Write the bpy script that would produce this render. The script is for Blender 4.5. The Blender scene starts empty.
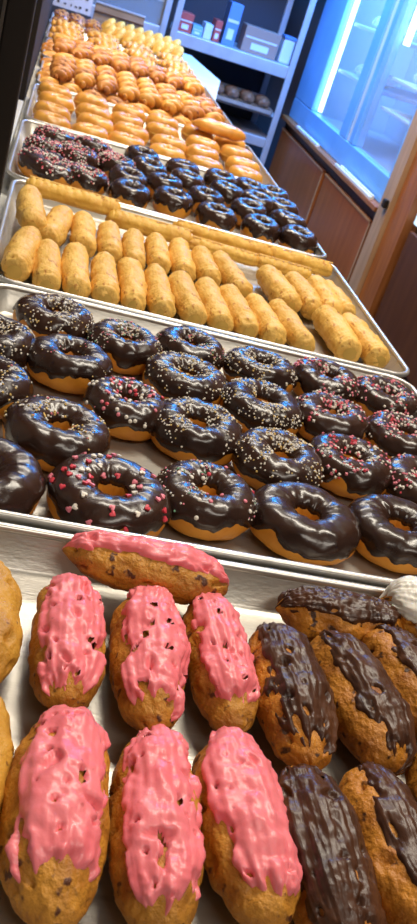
import bpy, bmesh, math, random
from mathutils import Vector, Matrix, noise, Euler
PI = math.pi
C = bpy.context.scene.collection
SC = bpy.context.scene

# ------------------------------------------------------------------ camera
cam_d = bpy.data.cameras.new('camera'); cam = bpy.data.objects.new('camera', cam_d); C.objects.link(cam)
cam.location = (0.0194, -0.4695, 1.2557)
cam.rotation_euler = (math.radians(60.831), math.radians(-16.843), math.radians(-7.167))
cam_d.sensor_fit = 'VERTICAL'; cam_d.sensor_height = 36; cam_d.lens = 903.55/924*36
cam_d.dof.use_dof = True; cam_d.dof.focus_distance = 0.56; cam_d.dof.aperture_fstop = 26
cam_d.clip_start = 0.02; cam_d.clip_end = 50
SC.camera = cam
# ------------------------------------------------------------------ light
SC.view_settings.view_transform = 'Standard'; SC.view_settings.look = 'None'
SC.view_settings.exposure = 0.0; SC.view_settings.gamma = 1; SC.view_settings.use_curve_mapping = False
w = bpy.data.worlds.new('world'); SC.world = w; w.use_nodes = True
w.node_tree.nodes['Background'].inputs[0].default_value = (0.62, 0.60, 0.66, 1)
w.node_tree.nodes['Background'].inputs[1].default_value = 0.26

def area(name, loc, target, size, power, color, size_y=None):
    d = bpy.data.lights.new(name, 'AREA'); d.energy = power; d.color = color
    d.shape = 'RECTANGLE'; d.size = size; d.size_y = size_y or size
    o = bpy.data.objects.new(name, d); C.objects.link(o); o.location = loc
    o.rotation_euler = (Vector(target)-Vector(loc)).to_track_quat('-Z', 'Y').to_euler()
    return o
area('ceiling_and_fill_light', (0.62, 0.72, 2.5), (0.25, 0.2, 0.9), 1.2, 29, (1.0, 0.91, 0.76), 0.25)
area('ceiling_and_fill_light', (0.3, 2.3, 2.5), (0.25, 2.0, 0.9), 1.2, 24, (1.0, 0.91, 0.77), 0.25)
area('ceiling_and_fill_light', (0.6, -1.0, 2.5), (0.2, 0.0, 0.9), 1.2, 12, (1.0, 0.92, 0.80), 0.3)
area('ceiling_and_fill_light', (0.35, 1.9, 2.0), (1.1, 2.9, 0.4), 0.5, 15, (1.0, 0.76, 0.48), 0.2)  # added warm fill to brighten the wooden cabinet, not a ceiling tube
area('added_blue_glare_light', (0.80, 2.95, 2.05), (1.13, 3.0, 1.0), 1.0, 40, (0.02, 0.34, 1.0), 0.15)  # added unseen lamp, stands in for blue flare on the fridge frame
area('added_blue_glare_light', (0.85, 3.1, 2.0), (0.8, 3.8, 1.1), 0.5, 34, (0.05, 0.26, 1.0), 0.15)  # added unseen lamp, stands in for blue haze over the steel shelving

# ------------------------------------------------------------------ materials
MATS = {}
def mat(name, col, rough=0.5, metal=0.0, col2=None, scale=30.0, lo=0.35, hi=0.65, bump=0.0, bscale=None,
        spots=None, spot_scale=90, spot_th=0.25, coat=0.0, sss=0.0, emit=None, estr=0, stretch=None, alpha=None, ior=1.45, vary=0.0):
    m = bpy.data.materials.new(name); m.use_nodes = True; MATS[name] = m
    nt = m.node_tree; N = nt.nodes; L = nt.links; b = N['Principled BSDF']
    b.inputs['Base Color'].default_value = (*col, 1); b.inputs['Roughness'].default_value = rough
    b.inputs['Metallic'].default_value = metal; b.inputs['IOR'].default_value = ior
    b.inputs['Coat Weight'].default_value = coat; b.inputs['Coat Roughness'].default_value = 0.12
    if sss:
        b.inputs['Subsurface Weight'].default_value = sss; b.inputs['Subsurface Radius'].default_value = (0.6, 0.35, 0.2)
        b.inputs['Subsurface Scale'].default_value = 0.004
    if emit:
        b.inputs['Emission Color'].default_value = (*emit, 1); b.inputs['Emission Strength'].default_value = estr
    tc = N.new('ShaderNodeTexCoord'); vec = tc.outputs['Object']
    if stretch:
        mp = N.new('ShaderNodeMapping'); mp.inputs['Scale'].default_value = stretch
        L.new(vec, mp.inputs['Vector']); vec = mp.outputs['Vector']
    colout = None
    if col2:
        n = N.new('ShaderNodeTexNoise'); n.inputs['Scale'].default_value = scale; n.inputs['Detail'].default_value = 5
        L.new(vec, n.inputs['Vector'])
        r = N.new('ShaderNodeValToRGB'); r.color_ramp.elements[0].position = lo; r.color_ramp.elements[1].position = hi
        r.color_ramp.elements[0].color = (*col, 1); r.color_ramp.elements[1].color = (*col2, 1)
        L.new(n.outputs['Fac'], r.inputs['Fac']); colout = r.outputs['Color']
    if spots:
        v = N.new('ShaderNodeTexNoise'); v.inputs['Scale'].default_value = spot_scale; v.inputs['Detail'].default_value = 2
        L.new(vec, v.inputs['Vector'])
        mr = N.new('ShaderNodeMapRange'); mr.inputs['From Min'].default_value = spot_th; mr.inputs['From Max'].default_value = spot_th+0.07
        mr.inputs['To Min'].default_value = 0; mr.inputs['To Max'].default_value = 1
        L.new(v.outputs['Fac'], mr.inputs['Value'])
        mx = N.new('ShaderNodeMix'); mx.data_type = 'RGBA'
        L.new(mr.outputs['Result'], mx.inputs['Factor'])
        if colout: L.new(colout, mx.inputs['A'])
        else: mx.inputs['A'].default_value = (*col, 1)
        mx.inputs['B'].default_value = (*spots, 1); colout = mx.outputs['Result']
    if vary:
        oi = N.new('ShaderNodeObjectInfo'); hs = N.new('ShaderNodeHueSaturation')
        mr = N.new('ShaderNodeMapRange'); mr.inputs['To Min'].default_value = 1-vary; mr.inputs['To Max'].default_value = 1+vary
        L.new(oi.outputs['Random'], mr.inputs['Value']); L.new(mr.outputs['Result'], hs.inputs['Value'])
        if colout: L.new(colout, hs.inputs['Color'])
        else: hs.inputs['Color'].default_value = (*col, 1)
        colout = hs.outputs['Color']
    if colout: L.new(colout, b.inputs['Base Color'])
    if bump:
        n2 = N.new('ShaderNodeTexNoise'); n2.inputs['Scale'].default_value = bscale or scale*3; n2.inputs['Detail'].default_value = 4
        L.new(vec, n2.inputs['Vector'])
        bp = N.new('ShaderNodeBump'); bp.inputs['Strength'].default_value = bump; bp.inputs['Distance'].default_value = 0.002
        L.new(n2.outputs['Fac'], bp.inputs['Height']); L.new(bp.outputs['Normal'], b.inputs['Normal'])
    return m

choux = mat('choux', (0.60, 0.265, 0.032), 0.5, 0, (0.34, 0.115, 0.014), 55, 0.42, 0.68, 0.9, 300, (0.10, 0.028, 0.008), 150, 0.63, vary=0.08)
choux_pale = mat('choux_pale', (0.66, 0.34, 0.045), 0.5, 0, (0.45, 0.19, 0.025), 40, 0.42, 0.75, 0.8, 260, (0.12, 0.035, 0.01), 140, 0.66)
choux_dark = mat('choux_dark', (0.62, 0.245, 0.026), 0.45, 0, (0.30, 0.090, 0.010), 55, 0.40, 0.66, 0.9, 300, (0.06, 0.02, 0.006), 140, 0.62, vary=0.08)
pink = mat('pink_icing', (0.93, 0.235, 0.265), 0.36, 0, (0.88, 0.17, 0.20), 60, 0.4, 0.75, 0.25, 160, (0.50, 0.09, 0.09), 130, 0.72, coat=0.12, sss=0.15)
choc = mat('chocolate_icing', (0.095, 0.034, 0.014), 0.36, 0, (0.040, 0.014, 0.007), 60, 0.4, 0.7, 0.3, 200, coat=0.04, stretch=(0.35, 1.6, 1.6))
choc_g = mat('glossy_chocolate', (0.042, 0.018, 0.011), 0.26, 0, (0.022, 0.009, 0.006), 40, 0.4, 0.7, 0.3, 110, coat=0.25, vary=0.2)
white_ic = mat('white_icing', (0.86, 0.82, 0.74), 0.35, 0, bump=0.3, bscale=120, sss=0.1)
dough = mat('fried_dough', (0.78, 0.33, 0.035), 0.42, 0, (0.60, 0.21, 0.018), 40, 0.35, 0.7, 0.25, 200, vary=0.1)
puff = mat('puff_pastry', (0.86, 0.53, 0.13), 0.55, 0, (0.70, 0.35, 0.050), 50, 0.42, 0.75, 0.6, 220, (0.52, 0.22, 0.04), 90, 0.64, vary=0.07, stretch=(0.6, 1.5, 1.5))
puff_y = mat('yellow_pastry', (0.84, 0.50, 0.09), 0.5, 0, (0.66, 0.32, 0.05), 50, 0.42, 0.75, 0.5, 200, (0.50, 0.20, 0.03), 100, 0.66, vary=0.07)
filling = mat('custard_filling', (0.60, 0.36, 0.07), 0.5)
glaze = mat('glazed_dough', (0.80, 0.40, 0.075), 0.32, 0, (0.64, 0.26, 0.035), 35, 0.35, 0.7, 0.2, 120, vary=0.1, coat=0.15)
twist_m = mat('twist_dough', (0.82, 0.42, 0.085), 0.36, 0, (0.60, 0.24, 0.040), 45, 0.35, 0.68, 0.35, 140, (0.42, 0.14, 0.03), 60, 0.64, vary=0.12, coat=0.1)
twist_d = mat('cinnamon_dough', (0.66, 0.29, 0.065), 0.36, 0, (0.42, 0.15, 0.035), 55, 0.35, 0.65, 0.45, 160, (0.20, 0.06, 0.025), 70, 0.60, vary=0.12, coat=0.1)
claw_m = mat('claw_dough', (0.86, 0.46, 0.09), 0.4, 0, (0.52, 0.20, 0.035), 40, 0.38, 0.7, 0.3, 140, vary=0.1, coat=0.05)
nut = mat('chopped_nut', (0.30, 0.11, 0.05), 0.5, 0, (0.12, 0.045, 0.025), 200)
loaf_m = mat('loaf_crust', (0.26, 0.11, 0.05), 0.45, 0, (0.12, 0.05, 0.025), 40, bump=0.3)
sp_white = mat('white_sprinkle', (0.88, 0.82, 0.72), 0.4)
sp_pink = mat('pink_sprinkle', (0.86, 0.25, 0.32), 0.4)
sp_red = mat('red_sprinkle', (0.72, 0.06, 0.09), 0.4)
sp_gold = mat('gold_sprinkle', (0.80, 0.55, 0.18), 0.4)
sp_green = mat('green_sprinkle', (0.25, 0.55, 0.35), 0.4)
alu = mat('brushed_aluminium', (0.58, 0.55, 0.49), 0.38, 0.7, (0.43, 0.40, 0.36), 9, 0.3, 0.7, 0.12, 160, stretch=(1, 5, 1), spots=(0.42, 0.39, 0.35), spot_scale=22, spot_th=0.66)
alu_rim = mat('pan_rim_metal', (0.76, 0.73, 0.68), 0.32, 0.7, (0.62, 0.59, 0.55), 25)
steel = mat('shelf_steel', (0.50, 0.50, 0.53), 0.42, 0.35, (0.42, 0.42, 0.45), 14)
white_p = mat('white_paint', (0.66, 0.66, 0.64), 0.45, 0, (0.58, 0.58, 0.56), 12)
case_blk = mat('black_enamel', (0.010, 0.006, 0.005), 0.75, 0, (0.014, 0.009, 0.007), 8)
edge_grey = mat('grey_edge', (0.10, 0.085, 0.075), 0.4, 0.3)  # grey, lighter than the black enamel
wood_red = mat('cabinet_wood', (0.40, 0.125, 0.035), 0.38, 0, (0.30, 0.085, 0.022), 6, 0.3, 0.7, 0.08, 60, stretch=(6, 6, 0.8))
wood_dk = mat('dark_wood', (0.13, 0.048, 0.018), 0.45, 0, (0.085, 0.030, 0.012), 6, 0.3, 0.7, stretch=(6, 6, 0.8))
wood_lt = mat('oak_trim', (0.55, 0.36, 0.22), 0.4, 0, (0.42, 0.26, 0.15), 10, 0.3, 0.7, stretch=(6, 6, 0.6))
wood_or = mat('warm_trim', (0.42, 0.15, 0.045), 0.4, 0, (0.30, 0.10, 0.03), 10, stretch=(6, 6, 0.6))
board_m = mat('tan_board', (0.34, 0.25, 0.19), 0.6, 0, (0.26, 0.19, 0.14), 10, stretch=(1, 1, 8))
frame_glare = mat('fridge_frame_blue_glare', (0.22, 0.50, 0.88), 0.35, 0.1, (0.18, 0.43, 0.80), 6)  # blue flare haze painted into the frame's base colour
inner_w = mat('fridge_liner', (0.42, 0.52, 0.66), 0.5)
led = mat('led_tube', (0.9, 0.95, 1), 0.3, emit=(0.55, 0.86, 1.0), estr=4.5)
floor_m = mat('floor_tile', (0.10, 0.075, 0.06), 0.4, 0, (0.07, 0.05, 0.04), 5)
wall_m = mat('wall_paint', (0.13, 0.12, 0.13), 0.7, 0, (0.10, 0.09, 0.10), 3)
wall_lt = mat('light_wall', (0.55, 0.52, 0.48), 0.8, 0, (0.50, 0.47, 0.44), 3)
sign_m = mat('sign_card', (0.56, 0.56, 0.62), 0.6)
ink = mat('sign_ink', (0.02, 0.02, 0.03), 0.6)
leaf_m = mat('leaf_green', (0.10, 0.26, 0.03), 0.45, 0, (0.03, 0.10, 0.012), 30)
clay = mat('clay_pot', (0.30, 0.12, 0.06), 0.7)
box_red = mat('red_carton', (0.42, 0.07, 0.06), 0.5); box_wht = mat('white_carton', (0.55, 0.60, 0.70), 0.5)
box_blu = mat('blue_carton', (0.10, 0.20, 0.42), 0.5); box_teal = mat('teal_carton', (0.16, 0.34, 0.45), 0.5)
box_tan = mat('brown_carton', (0.30, 0.19, 0.15), 0.6)
dark_in = mat('dark_grey', (0.030, 0.030, 0.040), 0.55)
screen = mat('lit_screen', (0.3, 0.4, 0.5), 0.3, emit=(0.55, 0.78, 1.0), estr=1.3)
wrap = mat('clear_wrap', (0.75, 0.85, 0.95), 0.12, 0); wrap.node_tree.nodes['Principled BSDF'].inputs['Alpha'].default_value = 0.35
pinkfood = mat('pink_cake', (0.75, 0.28, 0.36), 0.5)
glass = mat('door_glass', (0.9, 0.95, 1), 0.03); glass.node_tree.nodes['Principled BSDF'].inputs['Alpha'].default_value = 0.12

# ------------------------------------------------------------------ helpers
def link_mesh(name, verts, faces, m, parent=None, smooth=True, mids=None):
    me = bpy.data.meshes.new(name); me.from_pydata(verts, [], faces)
    for mm in (m if isinstance(m, (list, tuple)) else [m]): me.materials.append(mm)
    if mids: me.polygons.foreach_set('material_index', mids)
    if smooth: me.polygons.foreach_set('use_smooth', [True]*len(me.polygons))
    me.update()
    o = bpy.data.objects.new(name, me); C.objects.link(o)
    if parent: o.parent = parent
    return o
def from_bm(name, bm, m, parent=None, smooth=False):
    me = bpy.data.meshes.new(name); bm.to_mesh(me); bm.free()
    for mm in (m if isinstance(m, (list, tuple)) else [m]): me.materials.append(mm)
    if smooth: me.polygons.foreach_set('use_smooth', [True]*len(me.polygons))
    o = bpy.data.objects.new(name, me); C.objects.link(o)
    if parent: o.parent = parent
    return o
def bx(bm, x0, x1, y0, y1, z0, z1, bev=0.0, mi=0):
    r = bmesh.ops.create_cube(bm, size=1, matrix=Matrix.Translation(((x0+x1)/2, (y0+y1)/2, (z0+z1)/2)) @ Matrix.Diagonal((x1-x0, y1-y0, z1-z0, 1)))
    fs = set(f for v in r['verts'] for f in v.link_faces)
    for f in fs: f.material_index = mi
    if bev:
        bmesh.ops.bevel(bm, geom=list(set(e for f in fs for e in f.edges)), offset=bev, segments=2, affect='EDGES', profile=0.5)
def box(name, m, dims, parent=None, bev=0.0):
    bm = bmesh.new(); bx(bm, *dims, bev=bev); return from_bm(name, bm, m, parent)
def tag(o, label, cat, group=None):
    o['label'] = label; o['category'] = cat
    if group: o['group'] = group
    return o
def thing(name, loc, rz, label, cat, group=None, rx=0, ry=0):
    o = bpy.data.objects.new(name, None); C.objects.link(o); o.location = loc; o.rotation_euler = (rx, ry, rz)
    o.empty_display_size = 0.02
    return tag(o, label, cat, group)
def struct(o): o['kind'] = 'structure'; return o
def copy_tree(src, loc, rz, label, group=None, sc=None, rx=0, ry=0):
    r = src.copy(); C.objects.link(r); r.location = loc; r.rotation_euler = (rx, ry, rz); r['label'] = label
    if group: r['group'] = group
    if sc: r.scale = sc
    for ch in list(src.children):
        c = ch.copy(); C.objects.link(c); c.parent = r
        for g in list(ch.children):
            d = g.copy(); C.objects.link(d); d.parent = c
    return r
def sm(a, b, x):
    t = max(0.0, min(1.0, (x-a)/(b-a))) if b != a else 0.0
    return t*t*(3-2*t)
nz = lambda x, y, z: noise.noise(Vector((x, y, z)))

# ------------------------------------------------------------------ room
struct(box('floor', floor_m, (-1.6, 1.9, -2.6, 4.9, -0.05, 0)))
struct(box('wall_back', wall_m, (-1.6, 1.9, 4.9, 5.0, 0, 2.8)))
struct(box('wall_left', wall_lt, (-1.7, -1.6, -2.6, 5.0, 0, 2.8)))
struct(box('wall_right', wall_m, (1.9, 2.0, -2.6, 5.0, 0, 2.8)))
struct(box('ceiling', wall_lt, (-1.7, 2.0, -2.7, 5.0, 2.8, 2.9)))
struct(box('wall_front', wall_lt, (-1.6, 1.9, -2.7, -2.6, 0, 2.8)))

# display counter that carries the pans
ct = thing('display_counter', (0.22, 1.4, 0), 0, 'long white counter carrying the row of pastry pans', 'counter')
def loc_box(name, m, d, parent, bev=0.0):
    px, py, pz = parent.location
    return box(name, m, (d[0]-px, d[1]-px, d[2]-py, d[3]-py, d[4]-pz, d[5]-pz), parent, bev)
loc_box('counter_top', white_p, (-0.05, 0.477, -0.5, 3.25, 0.875, 0.9), ct, 0.003)
loc_box('cabinet_base', wood_dk, (-0.03, 0.44, -0.46, 3.22, 0.0, 0.875), ct)
loc_box('sill', white_p, (-0.036, -0.017, -0.5, 1.41, 0.9, 0.922), ct, 0.002)
gc = thing('display_case_side', (-0.05, 1.0, 0.9), 0, 'black enamelled side post and panel left of the pastry pans', 'display case')
loc_box('post', case_blk, (-0.062, -0.0365, 0.585, 0.64, 0.9, 1.9), gc, 0.003)
loc_box('post', case_blk, (-0.036, -0.008, 0.592, 0.632, 0.923, 1.9), gc, 0.002)
loc_box('edge_strip', edge_grey, (-0.0395, -0.036, 0.583, 0.586, 0.9, 1.9), gc)
loc_box('side_panel', case_blk, (-0.052, -0.0175, 1.42, 3.27, 0.9, 1.9), gc, 0.002)
dp = thing('dark_partition', (-0.5, 0.61, 0), 0, 'black partition panel at the left edge beside the counter', 'partition')
loc_box('panel', case_blk, (-0.9, -0.0645, 0.60, 0.63, 0.05, 1.06), dp, 0.002)
loc_box('foot_rail', edge_grey, (-0.9, -0.0645, 0.59, 0.64, 0.0, 0.049), dp)

# ------------------------------------------------------------------ sheet pans
def rrect(x0, x1, y0, y1, r, n=6):
    pts = []
    for cx, cy, a0 in ((x1-r, y0+r, -PI/2), (x1-r, y1-r, 0), (x0+r, y1-r, PI/2), (x0+r, y0+r, PI)):
        for i in range(n+1):
            a = a0+PI/2*i/n; pts.append((cx+r*math.cos(a), cy+r*math.sin(a)))
    return pts
def pan(y0, y1, label, x0=0.0, x1=0.457, dep=0.025):
    cx, cy = (x0+x1)/2, (y0+y1)/2; z = 0.93
    t = thing('sheet_pan', (cx, cy, z-dep), 0, label, 'baking pan', 'aluminium sheet pans in a row')
    X0, X1, Y0, Y1 = x0-cx, x1-cx, y0-cy, y1-cy
    rings = []
    for off, zz, r in ((0.004, dep-0.001, 0.024), (0.006, dep-0.004, 0.022), (0.0135, 0.003, 0.016), (0.0165, 0.0012, 0.013), (0.022, 0.001, 0.009)):
        rings.append([(x, y, zz) for x, y in rrect(X0+off, X1-off, Y0+off, Y1-off, r)])
    n = len(rings[0]); V = [p for r in rings for p in r]; F = []
    for k in range(len(rings)-1):
        for i in range(n): j = (i+1) % n; F.append((k*n+i, k*n+j, (k+1)*n+j, (k+1)*n+i))
    F.append(tuple((len(rings)-1)*n+i for i in range(n)))
    # outer skin, a little thickness
    b = len(V); outer = []
    for off, zz, r in ((0.003, dep-0.001, 0.025), (0.0125, 0.0, 0.017)):
        outer.append([(x, y, zz) for x, y in rrect(X0+off, X1-off, Y0+off, Y1-off, r)])
    V += [p for r in outer for p in r]
    for i in range(n): j = (i+1) % n; F.append((b+j, b+i, b+n+i, b+n+j))
    F.append(tuple(b+n+i for i in reversed(range(n))))
    o = link_mesh('pan_body', V, F, alu, t)
    o.data.polygons[len(F)-1].use_smooth = False
    # rolled rim: tube round the edge
    path = rrect(X0+0.003, X1-0.003, Y0+0.003, Y1-0.003, 0.025); V = []; F = []; K = 8
    c2 = Vector((0, 0))
    for i, (x, y) in enumerate(path):
        a = Vector(path[i-1]); d = Vector(path[(i+1) % n]); tn = (d-a).normalized(); nr = Vector((tn.y, -tn.x))
        for k in range(K):
            q = 2*PI*k/K; V.append((x+nr.x*0.003*math.cos(q), y+nr.y*0.003*math.cos(q), dep-0.001+0.003*math.sin(q)))
    for i in range(n):
        for k in range(K): F.append((i*K+k, ((i+1) % n)*K+k, ((i+1) % n)*K+(k+1) % K, i*K+(k+1) % K))
    link_mesh('rolled_rim', V, F, alu_rim, t)
    return t
pan(-0.415, -0.004, 'aluminium sheet pan nearest the camera, under pink and chocolate eclairs')
pan(0.003, 0.399, 'aluminium sheet pan under the sprinkled chocolate ring doughnuts', 0.0, 0.462)
pan(0.405, 0.801, 'aluminium sheet pan under the flaky golden pastry rolls', -0.002, 0.473)
pan(0.809, 1.205, 'aluminium sheet pan under the small dark iced doughnuts', -0.012, 0.472)
pan(1.213, 1.60, 'aluminium sheet pan under the plain glazed doughnuts', -0.008, 0.474)
pan(1.608, 2.02, 'aluminium sheet pan under the glazed dough twists', -0.004, 0.470)
pan(2.028, 2.40, 'aluminium sheet pan under the dark cinnamon twists', -0.008, 0.470)
pan(2.408, 2.80, 'aluminium sheet pan under the flat nut pastries', -0.012)
pan(2.808, 3.19, 'farthest aluminium sheet pan, under leaning yellow crescents', -0.012)

# ------------------------------------------------------------------ pastry meshes
def body_pt(u, v, L, W, H, seed, p_end=2.6, lump=0.0018, bend=0.0, nub=0.0, taper=0.0, ribs=0.0, ribn=0, extra=0.0, flat=0.35):
    """u in 0..1 along, v in 0..1 round (0 = top); long axis x, base at z=0"""
    s = -math.cos(PI*u); s = math.copysign(abs(s)**0.9, s)
    r = max(0.0, 1-abs(s)**p_end)**(1/2.1)
    a = 2*PI*v; cy, cz = math.sin(a), math.cos(a)
    if cz < 0: cz *= (1-flat*abs(cz)**0.5)
    x = s*L/2; wy = W/2*r*(1+taper*s); hz = H/2*r*(1+0.5*taper*s)
    y = cy*wy; z = cz*hz
    d = lump*nz(x*55+seed*7.1, y*55+seed, z*55-seed*3)+lump*0.45*nz(x*160+seed, y*160, z*160+seed*2)+extra
    if ribs: d += ribs*math.sin(ribn*PI*s+1.5*nz(seed, v*3, s*2))*r
    nx = s**3*0.9*(1-r); l = math.sqrt(nx*nx+cy*cy+cz*cz) or 1
    x += d*nx/l; y += d*cy/l*min(1, r*2.5); z += d*cz/l*min(1, r*2.5)
    if nub: x += nub*math.exp(-((1-s)/0.012)) ; 
    y += bend*(s*s-0.4)
    return (x, y, z+H/2*0.93)
def grid_mesh(name, fn, nu, nv, m, parent, keep=None):
    V = []; F = []; K = []
    for i in range(nu+1):
        for j in range(nv):
            p, k = fn(i/nu, j/nv); V.append(p); K.append(k)
    for i in range(nu):
        for j in range(nv):
            q = (i*nv+j, i*nv+(j+1) % nv, (i+1)*nv+(j+1) % nv, (i+1)*nv+j)
            if all(K[t] for t in q): F.append(q)
    used = sorted(set(t for f in F for t in f)); mp = {o: n for n, o in enumerate(used)}
    return link_mesh(name, [V[t] for t in used], [tuple(mp[t] for t in f) for f in F], m, parent)

def eclair(x, y, deg, L, W, H, seed, kind, label, z=0.9062, bm_=None, phimax=1.15, phi0=0.0, tmin=-0.62, tmax=0.97, hole=0.34, group=None, nm='eclair', ry=0, holes=True):
    t = thing(nm, (x, y, z), math.radians(deg), label, 'eclair' if nm == 'eclair' else 'pastry', group, ry=ry)
    rnd = random.Random(seed); P = dict(L=L, W=W, H=H, seed=seed, bend=rnd.uniform(-0.004, 0.004), nub=0.002, taper=rnd.uniform(-0.06, 0.02), lump=0.0026)
    bmat = bm_ or {'pink': choux, 'choc': choux_dark, 'plain': choux_pale, 'hatch': choux_dark, 'white': choux_dark}[kind]
    def crater(u, v):
        s = -math.cos(PI*u); n = nz(s*5+seed*3.3, math.sin(2*PI*v)*2.2, math.cos(2*PI*v)*2.2+seed)
        return -0.0035*sm(0.42, 0.6, n)-0.0008*abs(nz(s*12+seed, math.sin(2*PI*v)*4, math.cos(2*PI*v)*4))
    grid_mesh('pastry_shell', lambda u, v: (body_pt(u, v, extra=crater(u, v), **P), True), 72, 64, bmat, t)
    if kind == 'plain': return t
    if kind == 'pink': phimax -= 0.2
    T = 0.0030 if kind == 'pink' else 0.0018
    def ic(u, v):
        s = -math.cos(PI*u); a = 2*PI*v; a = a-2*PI if a > PI else a
        m = min((phimax-abs(a-phi0))/0.55, (s-tmin)/0.30, (tmax-s)/0.16)
        m += 0.75*nz(s*3.2+seed, a*2.2, seed*1.7)+0.35*nz(s*9+seed, a*6, seed)
        m += 0.5*sm(0.15, -0.85, s)*nz(a*4.5, seed*2.1, s*1.2)
        if kind == 'pink':
            h = nz(s*9+seed*2.3, a*5.5, seed*5.1); m = min(m, (hole+0.20-h)*5.0)
            rid = 0.0013*nz(s*1.6, a*6.5, seed)+0.0005*nz(s*4, a*15, seed)
        else:
            h = nz(s*4.5+seed*2.3, a*4.0, seed*5.1); m = min(m, (hole+0.10-h)*4.0)
            rid = 0.0012*nz(s*1.3+a*0.8, a*9.5, seed)+0.0009*abs(nz(s*2.5+a*3, a*19, seed+4))+0.0003*nz(s*22, a*12, seed)
            if kind == 'hatch': rid += 0.0014*abs(nz(s*13, a*3, seed+9))
        th = T*sm(-0.05, 0.40, m)-0.0022*(1-sm(-0.25, 0.10, m))+rid*sm(0, 0.4, m)
        th = max(th, -0.0022)
        return body_pt(u, v, extra=crater(u, v)+th, **P), m > -0.45
    grid_mesh('icing', ic, 150, 130, {'pink': pink, 'choc': choc, 'white': white_ic, 'hatch': choc}[kind], t)
    return t

# x, y, deg, length, width, seed, kind, label, extra options
EC = [
 (0.134, -0.0320, 174, 0.102, 0.036, 3, 'pink', 'pink iced eclair lying crosswise against the back wall of the nearest pan', dict(phi0=-0.40, phimax=1.0, tmin=-0.95, hole=0.5, z=0.917)),
 (0.087, -0.0965, 89, 0.100, 0.041, 5, 'pink', 'pink iced eclair at the left end of the second row, bare golden near end', dict(phi0=0.0, tmin=-0.80)),
 (0.132, -0.100, 88, 0.108, 0.042, 8, 'pink', 'pink iced eclair with small gaps in its icing, middle of the three behind', dict(hole=0.26, tmin=-0.82)),
 (0.1735, -0.0935, 93, 0.106, 0.0385, 11, 'pink', 'pink iced eclair touching the bare pan floor, beside the leftmost chocolate eclair', dict(hole=0.33, tmin=-0.80, phi0=-0.05)),
 (0.084, -0.206, 86, 0.112, 0.046, 14, 'pink', 'largest pink iced eclair, front left, with a bare curl at its near end', dict(hole=0.33, tmin=-0.60)),
 (0.1275, -0.209, 88, 0.106, 0.042, 17, 'pink', 'pink iced eclair in the middle of the front row, long lengthwise streaks', dict(hole=0.36, tmin=-0.72)),
 (0.170, -0.2035, 95, 0.102, 0.0425, 21, 'pink', 'pink iced eclair in the front row beside a chocolate eclair', dict(hole=0.42, tmin=-0.75)),
 (0.0425, -0.085, 95, 0.100, 0.038, 24, 'plain', 'plain golden eclair cut off by the left frame edge, farther of two', {}),
 (0.0425, -0.187, 88, 0.096, 0.040, 27, 'plain', 'plain golden eclair cut off by the left frame edge, nearer of two', {}),
 (0.2645, -0.0400, 179, 0.088, 0.040, 31, 'hatch', 'chocolate eclair lying crosswise with crinkled icing, against the pan back wall', dict(phi0=-0.35, phimax=1.1, tmin=-0.9)),
 (0.212, -0.1125, 91, 0.106, 0.042, 34, 'choc', 'leftmost chocolate eclair of the second row, bare golden lower end', dict(phi0=-0.25, phimax=1.15, tmin=-0.8, hole=0.42)),
 (0.254, -0.112, 101, 0.100, 0.044, 38, 'choc', 'chocolate eclair with wavy glossy icing and a pale golden left flank', dict(phi0=-0.45, phimax=1.0, tmin=-0.95, hole=0.46)),
 (0.293, -0.094, 101, 0.095, 0.044, 41, 'choc', 'chocolate eclair right of the wavy one, cut off by the right frame edge', dict(phi0=-0.4, phimax=1.0, tmin=-0.9, hole=0.42)),
 (0.2065, -0.218, 93, 0.100, 0.041, 45, 'choc', 'front row chocolate eclair next to the pink eclairs, icing almost all over', dict(phi0=-0.1, phimax=1.35, tmin=-0.9, hole=0.45)),
 (0.246, -0.214, 98, 0.104, 0.044, 49, 'choc', 'front row chocolate eclair at the right, long glossy streaks and bare left side', dict(phi0=-0.5, phimax=1.1, tmin=-0.95, hole=0.45)),
 (0.289, -0.192, 92, 0.092, 0.042, 52, 'choc', 'chocolate eclair peeping in at the right frame edge between two rows', dict(phi0=-0.5, phimax=0.9)),
 (0.336, -0.036, 165, 0.086, 0.050, 55, 'white', 'eclair topped with white icing at the far right of the nearest pan', dict(phi0=0.1, phimax=1.2, tmin=-0.9, hole=0.6, bm_=choux_dark, z=0.912)),
]
for (x, y, dg, L, W, sd, kd, lb, op) in EC:
    eclair(x, y, dg, L, W, W*0.93 if W > 0.032 else 0.033, sd, kd, lb, **op)

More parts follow.
